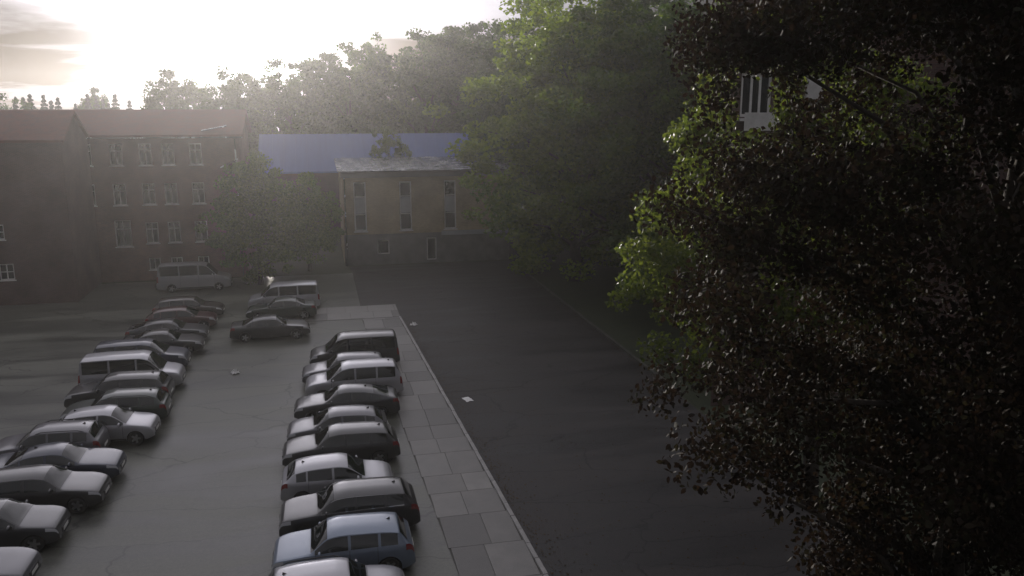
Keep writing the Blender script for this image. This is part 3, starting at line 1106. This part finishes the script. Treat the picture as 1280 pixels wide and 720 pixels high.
# kind, length, height, rails, chrome, paint, X, Y, facing (+1 = toward +X), twist, category, label, group
CARS = [
    ('estate', 4.15, 1.52, 1, 0, 'silver', -0.10, 22.4, 1, 0.5, 'car', 'silver estate car with roof rails, nose to the slabs, beside steel blue car', G_R),
    ('suv', 4.35, 1.58, 0, 0, 'steel', 0.22, 24.9, -1, -0.5, 'car', 'steel blue compact off-roader parked tail to the slabs, beside chrome trimmed black car', G_R),
    ('suv', 4.70, 1.60, 0, 1, 'black', 0.50, 27.5, -1, 0.6, 'car', 'black off-roader with chrome line round its side windows', G_R),
    ('hatch', 4.12, 1.50, 0, 0, 'silver', 0.17, 30.25, 1, -0.4, 'car', 'silver hatchback with red tail lamp to the lane, nose to the slabs', G_R),
    ('estate', 4.70, 1.50, 0, 0, 'black', 0.38, 33.4, -1, 0.8, 'car', 'black estate car parked tail to the slabs, beside silver hatchback showing its tail', G_R),
    ('hatch', 4.32, 1.48, 0, 0, 'grey', 0.31, 35.6, -1, 0.3, 'car', 'mid grey hatchback parked between black estate car and dark fastback', G_R),
    ('fastback', 4.85, 1.46, 0, 0, 'anthracite', 0.80, 38.7, -1, -0.6, 'car', 'charcoal fastback with sloping tail beside light silver people carrier', G_R),
    ('mpv', 4.80, 1.78, 0, 0, 'silver', 1.25, 41.5, -1, 0.4, 'car', 'light silver people carrier with long window band, tail to the slabs', G_R),
    ('estate', 4.60, 1.52, 0, 0, 'grey', 0.95, 43.9, -1, 0.5, 'car', 'grey car mostly hidden between silver people carrier and black van', G_R),
    ('van', 4.95, 1.92, 0, 0, 'black', 1.50, 46.7, -1, 0.2, 'van', 'black passenger van at the far end of the slab strip row', G_R),
    ('sedan', 4.85, 1.45, 0, 0, 'black', -3.45, 53.9, 1, 2.0, 'car', 'black saloon standing alone in the lane facing the slab strip side', G_F),
    ('sedan', 4.70, 1.44, 0, 0, 'green', -2.95, 59.1, -1, -1.0, 'car', 'dark green black saloon between silver van and lone black saloon', G_F),
    ('van', 5.05, 1.95, 0, 0, 'silver', -2.85, 61.9, -1, 0.6, 'van', 'silver passenger van behind the dark saloons in the lane', G_F),
    ('sedan', 4.70, 1.46, 0, 0, 'grey', -11.40, 26.1, 1, -1.0, 'car', 'mid grey saloon at the near end of its row, bonnet to the lane', G_L),
    ('hatch', 4.35, 1.50, 0, 0, 'anthracite', -11.10, 28.9, 1, 0.6, 'car', 'dark grey hatchback between mid grey saloon and black estate car', G_L),
    ('estate', 4.70, 1.50, 0, 0, 'black', -10.55, 31.6, 1, -0.8, 'car', 'black estate car, bonnet to the lane, beside navy saloon', G_L),
    ('sedan', 4.75, 1.46, 0, 0, 'navy', -10.50, 33.9, 1, 0.4, 'car', 'navy saloon with bonnet to the lane beside black estate car', G_L),
    ('suv', 4.30, 1.58, 1, 0, 'grey', -11.35, 36.0, -1, 0.5, 'car', 'grey off-roader with roof rails, tail to the lane, beside silver hatchback', G_L),
    ('hatch', 4.10, 1.52, 0, 0, 'silver', -9.55, 37.9, 1, -2.2, 'car', 'silver hatchback standing out into the lane with its bonnet', G_L),
    ('estate', 4.60, 1.50, 1, 0, 'green', -9.65, 40.2, -1, 0.6, 'car', 'dark green estate car with roof rails, tail to the lane', G_L),
    ('suv', 4.75, 1.62, 0, 0, 'black', -9.98, 42.6, -1, -0.5, 'car', 'black off-roader, tail to the lane, beside light passenger van', G_L),
    ('van', 4.95, 1.93, 0, 0, 'silver', -9.90, 45.2, 1, 0.5, 'van', 'pale silver passenger van with bonnet to the lane between dark cars', G_L),
    ('mpv', 5.00, 1.72, 0, 0, 'navy', -10.1, 48.5, 1, -0.4, 'car', 'navy people carrier beside pale silver passenger van', G_L),
    ('sedan', 4.60, 1.44, 0, 0, 'black', -9.50, 51.7, 1, 0.7, 'car', 'black saloon between navy people carrier and charcoal fastback', G_L),
    ('fastback', 4.75, 1.44, 0, 0, 'anthracite', -9.65, 54.4, 1, -0.6, 'car', 'charcoal fastback between black saloon and dark red hatchback', G_L),
    ('hatch', 4.40, 1.48, 0, 0, 'red', -9.30, 57.6, 1, 0.9, 'car', 'dark red hatchback, bonnet to the lane, near the far end of its row', G_L),
    ('estate', 4.60, 1.50, 0, 0, 'brown', -9.25, 60.6, 1, -0.5, 'car', 'dark brown estate car at the far end of its row', G_L),
    ('van', 5.60, 2.25, 0, 0, 'pale', -10.1, 70.3, 1, 1.5, 'van', 'tall white van with backlit grey in its paint, parked before the long brick building', G_F),
]
_proto = {}
for kind, L, H, rails, chrome, col, X, Y, face, tw, cat, label, grp in CARS:
    W = 1.93 if kind == 'van' else (1.84 if kind in ('suv', 'mpv') else 1.79)
    nm = 'parked_van' if kind == 'van' else 'parked_car'
    key = (kind, L > 4.45, bool(rails), bool(chrome), kind == 'van' and H > 2.1)
    if key not in _proto:
        _proto[key] = (make_car(kind, L, W, H, rails, chrome, nm), L, H)
        root = _proto[key][0]
    else:
        root = copy_tree(_proto[key][0])
    p0, L0, H0 = _proto[key]
    root.scale = (L / L0, 1, H / H0) if root is not p0 else (1, 1, 1)
    root.location = (X, Y, 0.0 if X < 0 else 0.004)
    root.rotation_euler = (0, 0, (0 if face > 0 else math.pi) + R(tw))
    tag(root, label, cat, grp)
    for ch in root.children:
        n0 = ch.name.split('.')[0]
        if n0 in ('body', 'side_mirror', 'door_handle'):
            ch.material_slots[0].link = 'OBJECT'
            ch.material_slots[0].material = PAINT[col]
        if n0 == 'side_mirror' and kind == 'van' and col in ('silver', 'black'):
            ch.material_slots[0].material = M_trim

# ------------------------------------------------------------------ litter
M_paper = surf('white_paper', (0.6, 0.6, 0.58), (0.75, 0.74, 0.72), 6, (0.6, 0.8))


def scrap(name, loc, sx, sy, hz, rz, label, seed):
    rr = random.Random(seed)
    bm = bmesh.new()
    n = 6
    g = [[bm.verts.new(((i / n - .5) * sx * (1 + rr.uniform(-.08, .08)), (j / n - .5) * sy * (1 + rr.uniform(-.08, .08)), max(0.008, hz * rr.uniform(.1, 1) * (1.2 - abs(i / n - .5) - abs(j / n - .5))))) for j in range(n + 1)] for i in range(n + 1)]
    for i in range(n):
        for j in range(n):
            bm.faces.new((g[i][j], g[i + 1][j], g[i + 1][j + 1], g[i][j + 1]))
    ext = bmesh.ops.extrude_face_region(bm, geom=bm.faces[:])
    for v in ext['geom']:
        if isinstance(v, bmesh.types.BMVert):
            v.co.z = max(0.002, v.co.z - 0.01)
    o = bm_obj(name, bm, M_paper)
    o.location = loc
    o.rotation_euler = (0, 0, rz)
    return tag(o, label, 'litter')


scrap('litter', (-5.0, 46.6, 0.0), .42, .30, .26, .4, 'small crumpled white scrap lying in the middle of the lane', 3)
scrap('litter', (5.75, 55.0, 0.0), .5, .4, .25, 1.0, 'small white scrap beside far end of the slab kerb', 4)
scrap('litter', (6.75, 39.6, 0.0), .38, .62, .07, .25, 'flat white sheet lying beside the slab kerb on dark asphalt', 5)

# ------------------------------------------------------------------ trees
M_bark = surf('bark', (0.03, 0.024, 0.018), (0.07, 0.058, 0.045), 4, (0.85, 0.95), 0.8, 14, stretch=(3, 3, 0.5))
M_leaf = leaf_mat('leaf_green', [(0.030, 0.062, 0.012), (0.050, 0.100, 0.016), (0.080, 0.135, 0.022), (0.13, 0.17, 0.03)])
M_leaf_sunlit = leaf_mat('leaf_sunlit_green', [(0.065, 0.105, 0.014), (0.105, 0.165, 0.022), (0.15, 0.215, 0.03), (0.21, 0.26, 0.045)], 0.6)  # sunlit look of the tall yard tree put into lighter leaves
M_leaf_dk = leaf_mat('leaf_deep_green', [(0.020, 0.045, 0.012), (0.034, 0.070, 0.015), (0.055, 0.100, 0.020), (0.08, 0.12, 0.03)])
M_leaf_cop = leaf_mat('leaf_copper', [(0.012, 0.009, 0.007), (0.022, 0.015, 0.009), (0.017, 0.019, 0.009), (0.042, 0.031, 0.014)], 0.3, 0.68, 0.12)
M_needle = leaf_mat('needle_dark', [(0.012, 0.022, 0.012), (0.02, 0.034, 0.016), (0.03, 0.045, 0.02)], 0.2)


def leaves_mesh(name, cen, size, rs, mat, droop=0.25, fold=False):
    n = len(cen)
    d = rs.normal(size=(n, 3))
    d[:, 2] -= droop * 2
    d /= np.linalg.norm(d, axis=1, keepdims=True)
    a = rs.normal(size=(n, 3))
    sv = np.cross(d, a)
    sv /= np.linalg.norm(sv, axis=1, keepdims=True)
    nv = np.cross(d, sv)
    ln = size * rs.uniform(.65, 1.35, size=(n, 1))
    wd = ln * rs.uniform(.30, .42, size=(n, 1))
    cen = np.asarray(cen)
    if fold:
        prof = [(0, 0, 0), (.32, .85, .18), (.65, .75, .16), (1, 0, -.08), (.65, -.75, .16), (.32, -.85, .18)]
        vs_ = [cen + d * ln * (a_ - .5) + sv * wd * b_ + nv * wd * c_ for a_, b_, c_ in prof]
        k = 6
        fidx = [(0, 1, 2, 3), (0, 3, 4, 5)]
    else:
        prof = [(0, 0, 0), (.45, 1, .1), (1, 0, 0), (.45, -1, .1)]
        vs_ = [cen + d * ln * (a_ - .5) + sv * wd * b_ + nv * wd * c_ for a_, b_, c_ in prof]
        k = 4
        fidx = [(0, 1, 2, 3)]
    V = np.stack(vs_, 1).reshape(-1, 3)
    base = (np.arange(n) * k)[:, None, None]
    Fc = (base + np.array(fidx)[None]).reshape(-1, 4)
    me = bpy.data.meshes.new(name)
    me.vertices.add(len(V))
    me.vertices.foreach_set('co', V.astype(np.float32).ravel())
    me.loops.add(Fc.size)
    me.loops.foreach_set('vertex_index', Fc.astype(np.int32).ravel())
    me.polygons.add(len(Fc))
    me.polygons.foreach_set('loop_start', np.arange(0, Fc.size, 4, dtype=np.int32))
    me.materials.append(mat)
    me.update()
    me.validate()
    return me


def crown_clumps(rs, n, rx, ry, z0, z1, lump=0.28, inner=0.35):
    """clump centres filling an uneven egg-shaped crown"""
    out = []
    ph = rs.uniform(0, 100, 3)
    while len(out) < n:
        d = rs.normal(size=3)
        d /= np.linalg.norm(d)
        rad = 1 + lump * 2 * mnoise.noise(Vector(d * 1.7 + ph)) + lump * mnoise.noise(Vector(d * 3.7 + ph))
        r = (inner + (1 - inner) * rs.uniform() ** .55) * rad
        zc, hz = (z0 + z1) / 2, (z1 - z0) / 2
        wz = 1.0 - 0.25 * d[2]
        out.append((d[0] * rx * r * wz, d[1] * ry * r * wz, zc + d[2] * hz * min(r, 1.12)))
    return np.array(out)


def trunk_mesh(name, rs, h, r0, clumps, nl=14, bend=0.4):
    bm = bmesh.new()
    zt = h * .8
    pts = [(rs.uniform(-bend, bend) * (k / 6) ** 1.2, rs.uniform(-bend, bend) * (k / 6) ** 1.2, zt * k / 6) for k in range(7)]
    pts[0] = (0, 0, -.05)
    tube(bm, pts, [r0 * (1.25 if k == 0 else 1 - .82 * k / 6) for k in range(7)], 9)
    idx = rs.choice(len(clumps), min(nl, len(clumps)), replace=False)
    for i in idx:
        c = clumps[i]
        zs = max(h * .12, min(zt * .92, c[2] - rs.uniform(.1, .25) * h))
        k = min(5, int(zs / zt * 6))
        f = zs / zt * 6 - k
        st = np.array(pts[k]) * (1 - f) + np.array(pts[k + 1]) * f
        mid = (st + c) / 2 + np.array([rs.uniform(-.3, .3), rs.uniform(-.3, .3), h * .03])
        rr = r0 * (1 - .8 * zs / zt) * .5
        tube(bm, [tuple(st), tuple(mid), tuple(c)], [rr, rr * .6, rr * .18], 5)
    me = bpy.data.meshes.new(name)
    bmesh.ops.recalc_face_normals(bm, faces=bm.faces[:])
    bm.to_mesh(me)
    bm.free()
    me.materials.append(M_bark)
    me.polygons.foreach_set('use_smooth', [True] * len(me.polygons))
    return me


def tree_data(seed, h, rx, z0, ncl, per, leaf, mat, lump=.28, rc=.17, r0=.35, nl=16, inner=.35):
    rs = np.random.default_rng(seed)
    cl = crown_clumps(rs, ncl, rx, rx, z0, h - rx * rc * .5, lump, inner)
    pts = []
    for c in cl:
        rr = rx * rc * rs.uniform(.7, 1.4)
        m = int(per * rs.uniform(.7, 1.3))
        d = rs.normal(size=(m, 3))
        d /= np.linalg.norm(d, axis=1, keepdims=True)
        q = d * (rs.uniform(size=(m, 1)) ** .45) * rr
        q[:, 2] *= .7
        pts.append(c + q)
    crown = leaves_mesh('crown', np.concatenate(pts), leaf, rs, mat)
    return crown, trunk_mesh('trunk', rs, h, r0, cl, nl), h


def place_tree(data, x, y_, h, label, group=None, sx=1.0, rz=0.0, name='broadleaf_tree', z=0.0):
    crown, trunk, h0 = data
    k = h / h0
    t = empty(name, (x, y_, z), rz)
    t.scale = (k * sx, k * sx, k)
    link(bpy.data.objects.new('trunk', trunk), t)
    c = link(bpy.data.objects.new('crown', crown), t)
    c['kind'] = 'stuff'
    tag(t, label, 'tree', group)
    return t


V_big = [tree_data(11 + i, 24, 7.6, 1.0 if i < 2 else 2, 420, 115, .32, m, .42, .125, .4, 24, .45) for i, m in enumerate((M_leaf_sunlit, M_leaf, M_leaf_dk))]
V_mid = [tree_data(31 + i, 20, 5.6, 4.0, 210, 85, .35, m, .40, .14, .35, 20, .45) for i, m in enumerate((M_leaf_dk, M_leaf, M_leaf_dk))]
V_sparse = tree_data(51, 18, 5.0, 6, 90, 40, .32, M_leaf_dk, .4, .13, .3, 46, .5)
V_round = tree_data(52, 18, 6.0, 6.5, 230, 80, .34, M_leaf_dk, .25, .13, .35, 40, .5)
V_small = [tree_data(61 + i, 9, 3.0, .7, 210, 160, .19, M_leaf, .25, .18, .16, 14) for i in range(2)]


def spruce_data(seed, h=16, r=1.9):
    rs = np.random.default_rng(seed)
    pts = []
    for k in range(26):
        f = k / 26
        z = h * (.12 + .88 * f)
        rr = 1.9 * r * (1 - f) + .02
        nb = 9
        for b in range(nb):
            a = rs.uniform(0, 2 * math.pi)
            m = 22
            t = rs.uniform(0, 1, m)
            q = np.stack([np.cos(a) * t * rr, np.sin(a) * t * rr, z - t * rr * .35 + rs.normal(0, .08, m)], 1)
            q[:, :2] += rs.normal(0, .16 * (1 - f) + .02, (m, 2))
            pts.append(q)
    crown = leaves_mesh('crown', np.concatenate(pts), .34, rs, M_needle)
    cl = np.concatenate(pts)[::40]
    return crown, trunk_mesh('trunk', rs, h, .2, cl, 6, .05), h


V_spruce = spruce_data(71)

# distant spruce line and single trees beyond the brick roofs
for i in range(17):
    x = -49.5 + i * 1.25 + random.uniform(-.4, .4)
    place_tree(V_spruce, x, 148 + random.uniform(-4, 4), random.uniform(15.2, 17.0), 'small dark spruce in distant line beyond the brick building roofs', 'distant spruces', random.uniform(.8, 1.2), random.uniform(0, 6), 'spruce_tree')
place_tree(V_round, -35.75, 155, 17.4, 'lone round topped tree rising above the distant spruce line', sx=.62)
for i, (x, yv, h) in enumerate(((-39.8, 126, 15.44), (-42.67, 124, 15.81), (-36.07, 130, 13.65))):
    place_tree(V_mid[i % 3], x, yv, h, 'low round tree showing above roof of the dark brick wing', 'trees behind the dark brick wing', 1.0, i * 2.0)
place_tree(V_round, -18.6, 126, 19.22, 'broad rounded tree silhouetted above the long brick building roof', sx=.95, rz=.8)
place_tree(V_sparse, -11.96, 118, 18.86, 'thin airy tree with bare branches silhouetted beside the broad rounded tree', sx=.9)

# wooded belt behind the buildings, rising to the right
belt_top = [(-8.97, 112, 17.7), (-5.77, 116, 18.8), (-2.62, 112, 19.8), (0.83, 116, 20.3), (4.81, 112, 21.3), (9.18, 116, 22.9), (13.15, 112, 23.3), (17.69, 116, 23.7), (22.78, 88, 24.1), (26.19, 90, 24.6), (30.41, 92, 24.6), (-8.03, 124, 18.1), (-0.77, 124, 20.1), (7.54, 124, 22.3), (17.17, 124, 23.8), (22.42, 118, 24.6), (27.37, 120, 24.8)]
for i, (x, yv, h) in enumerate(belt_top):
    place_tree((V_mid + V_big[2:])[i % 4], x + random.uniform(-1, 1), yv, h, ('hazy green tree in wooded belt behind the blue roof end next to brick building' if x < 2 else 'tall green tree in wooded belt behind the middle of the blue roof' if x < 15 else 'tall dense tree squeezed between blue roofed building and the big yard trees'), 'trees of the wooded belt', random.uniform(.9, 1.15), random.uniform(0, 6))
# nearer trees between hall and blue roof, and at the brick building's corner
place_tree(V_mid[1], 7.4, 91.4, 12.6, 'dark green tree rising in front of the pale blue roof', sx=.72, rz=1.0)
place_tree(V_small[0], -5.1, 71.2, 10.7, 'bright green tree at the corner of the long brick building', sx=1.0, name='small_tree')
place_tree(V_small[1], -1.2, 76.6, 8.6, 'dark bushy tree between brick building corner and tan brick hall', sx=.95, rz=2, name='small_tree')
# big trees right of the yard
for (v, x, yv, h, sx, rz, lab) in (
        (V_big[0], 20.8, 67.0, 24.0, 1.22, .6, 'tall bushy green tree with sunlit edge beside the tan brick hall'),
        (V_big[1], 25.5, 58.5, 24.5, 1.2, 2.2, 'very tall broad green tree next to the yard kerb'),
        (V_big[2], 29.5, 79.0, 24.6, 1.2, 4.0, 'tall deep green tree behind the sunlit bushy tree'),
        (V_big[1], 36.0, 64.0, 24.6, 1.3, 3.2, 'huge green tree behind the very tall broad tree'),
        (V_big[2], 30.5, 50.5, 24.0, 1.05, 1.4, 'deep green tree on lawn beside the dark brick house')):
    place_tree(v, x, yv, h, lab, 'big trees along the yard', sx, rz)


for (v, x, yv, h, sx, rz, lab) in ((0, 19.4, 74.5, 5.0, 1.1, 0.3, 'low shrub beside the tan brick hall corner under tall trees'), (1, 24.0, 75.5, 6.5, 1.2, 1.3, 'bigger round shrub filling the gap behind the sunlit bushy tree'),
                                   (0, 29.5, 70.5, 6.0, 1.3, 2.3, 'wide shrub behind the very tall broad tree'), (1, 33.0, 58.0, 5.5, 1.3, 3.3, 'dark shrub behind the deep green lawn tree')):
    place_tree(V_small[v], x, yv, h, lab, None, sx, rz, 'shrub')
# green tree and copper-leaved tree close to the camera
def near_tree(name, seed, base, h, r0, clumps, per, leaf, mat, label, holes=(), nl=30):
    rs = np.random.default_rng(seed)
    cl = np.array([c[:3] for c in clumps]) - np.array([base[0], base[1], 0])
    pts = []
    for c, cc in zip(cl, clumps):
        rr = cc[3]
        m = int(per * (rr / .8) ** 2 * rs.uniform(.8, 1.25))
        d = rs.normal(size=(m, 3))
        d /= np.linalg.norm(d, axis=1, keepdims=True)
        q = d * (rs.uniform(size=(m, 1)) ** .5) * rr
        q[:, 2] *= .75
        pts.append(c + q)
    P_ = np.concatenate(pts)
    t = empty(name, (base[0], base[1], 0))
    link(bpy.data.objects.new('trunk', trunk_mesh('trunk', rs, h, r0, cl, nl)), t)
    # natural gaps in the foliage
    W_ = P_ + np.array([base[0], base[1], 0])
    keep = np.ones(len(P_), bool)
    gx = W_[:, 0] * YR / W_[:, 1]
    gz = CAM_H + (W_[:, 2] - CAM_H) * YR / W_[:, 1]
    jit = rs.normal(0, .22, len(P_))
    for (xa, xb, za, zb) in holes:
        keep &= ~((gx > xa + jit) & (gx < xb - jit) & (gz > za + jit) & (gz < zb - jit))
    c = link(bpy.data.objects.new('crown', leaves_mesh('crown', P_[keep], leaf, rs, mat, .3, True)), t)
    c['kind'] = 'stuff'
    tag(t, label, 'tree')
    return t


rs = np.random.default_rng(5)
# copper tree: boughs reaching left, dense heart to the right
cl = []
base_c = (10.6, 11.4)
for i in range(330):
    d = rs.normal(size=3)
    d /= np.linalg.norm(d)
    rad = .42 + .58 * rs.uniform() ** .5
    rad *= 1 + .3 * mnoise.noise(Vector(d * 2.1 + np.array([3.1, 7.7, 1.3]))) * 1.6
    p = np.array([base_c[0], base_c[1], 14.6]) + d * rad * np.array([5.2, 4.6, 6.4])
    cl.append((*p, rs.uniform(.45, .95)))
for (x, yv, z, r) in ((5.35, 11.9, 10.2, .55), (5.3, 12.4, 9.6, .5), (5.6, 12.0, 11.2, .6), (6.1, 11.5, 12.4, .6), (6.4, 11.2, 13.4, .55), (6.7, 12.1, 8.6, .5), (6.9, 11.4, 8.9, .55),
                      (6.9, 11.0, 15.0, .55), (7.3, 11.3, 16.5, .6), (6.2, 11.9, 9.0, .5), (7.6, 10.6, 8.3, .5), (8.2, 10.6, 8.0, .5)):
    cl.append((x, yv, z, r))
for i in range(46):
    z = rs.uniform(8.6, 13.6)
    yv = rs.uniform(9.6, 12.4)
    cl.append((rs.uniform(5.9, 9.4) * yv / 11.8 + max(0, 10.0 - z) * .7, yv, z, rs.uniform(.45, .8)))
for i in range(70):
    yv = rs.uniform(8.4, 12.6)
    cl.append((rs.uniform(.72, 1.15) * yv, yv, rs.uniform(5.6, 10.0), rs.uniform(.5, .85)))
for i in range(60):                     # inner boughs on the house side
    yv = rs.uniform(7.0, 10.0)
    cl.append((rs.uniform(.88, 1.22) * yv, yv, rs.uniform(9.5, 17.5), rs.uniform(.5, .8)))
hole = [(18.55, 20.75, 13.05, 16.0), (22.1, 23.05, 14.5, 15.75)]
near_tree('copper_tree', 81, base_c, 21, .32, cl, 430, .092, M_leaf_cop, 'large dark copper leaved tree close by, in front of dark brick house', hole, 60)
# green tree behind it, its sunlit clumps put into a lighter leaf colour
cl = []
base_g = (17.0, 25.5)
cen_g = (14.7, 24.0)
for i in range(190):
    d = rs.normal(size=3)
    d /= np.linalg.norm(d)
    rad = (.4 + .6 * rs.uniform() ** .5) * (1 + .5 * mnoise.noise(Vector(d * 2.0 + np.array([9.1, 2.7, 5.3]))))
    p = np.array([cen_g[0], cen_g[1], 10.4]) + d * rad * np.array([4.0, 4.0, 5.8])
    cl.append((*p, rs.uniform(.6, 1.1)))
for (x, yv, z, r) in ((9.5, 24.5, 8.9, .6), (9.2, 24.7, 8.3, .5), (10.1, 24.2, 8.7, .7), (10.9, 24.0, 8.6, .7), (11.4, 24.0, 14.2, .7), (10.9, 24.2, 13.4, .7), (11.6, 23.8, 15.0, .7), (11.0, 24, 12.4, .6), (12.2, 23.6, 15.4, .7), (10.5, 24, 8.0, .6)):
    cl.append((x, yv, z, r))
near_tree('green_tree', 82, base_g, 17, .3, cl, 230, .16, leaf_mat('leaf_sunlit_mid', [(0.045, 0.070, 0.014), (0.075, 0.110, 0.020), (0.115, 0.150, 0.030), (0.17, 0.19, 0.045)], 0.55), 'mid sized green tree with sunlit clumps behind the copper leaved tree', hole, 40)

# ------------------------------------------------------------------ fallen leaves
n_l = 5200
fx = np.concatenate([rng.uniform(6.3, 17.3, 2200), kerb_x(0) - rng.exponential(.25, 1500) * 0, 17.35 - rng.exponential(.5, 1500)])
fy = np.concatenate([rng.uniform(16, 60, 2200), rng.uniform(18, 57, 1500), rng.uniform(38, 76, 1500)])
fx[2200:3700] = 5.25 + (57.0 - fy[2200:3700]) * 0.037 + rng.exponential(.35, 1500)
cen_ = np.stack([fx, fy, np.full(n_l, .012)], 1)
me = leaves_mesh('fallen_leaves', cen_, .085, rng, leaf_mat('fallen_leaf', [(0.03, 0.02, 0.01), (0.07, 0.045, 0.02), (0.10, 0.075, 0.03)], 0.1, 0.8, 0.1))
co = np.empty(len(me.vertices) * 3, np.float32)
me.vertices.foreach_get('co', co)
co = co.reshape(-1, 3)
co[:, 2] = .002 + np.abs(co[:, 2] - .012) * .25
me.vertices.foreach_set('co', co.ravel())
me.update()
fl = link(bpy.data.objects.new('fallen_leaves', me))
tag(fl, 'brown fallen leaves scattered over the dark yard along its kerbs', 'leaves', kind='stuff')

# ------------------------------------------------------------------ added haze box standing in for lens veil
bm = bmesh.new()
bx(bm, -310, 310, -70, 310, -1.2, 25.6)
hz = bm_obj('haze', bm, None)
hm = bpy.data.materials.new('veil_haze')
hm.use_nodes = True
hn, hl = hm.node_tree.nodes, hm.node_tree.links
hn.clear()
pv = hn.new('ShaderNodeVolumePrincipled')
pv.inputs['Color'].default_value = (0.92, 0.91, 0.92, 1)
pv.inputs['Density'].default_value = 0.0005
pv.inputs['Anisotropy'].default_value = 0.8
ho = hn.new('ShaderNodeOutputMaterial')
hl.new(pv.outputs[0], ho.inputs['Volume'])
hz.data.materials.append(hm)
hm.cycles.homogeneous_volume = True
hz['kind'] = 'stuff'
hz['label'] = 'thin haze added over the car park to stand in for lens veil'
hz['category'] = 'haze'
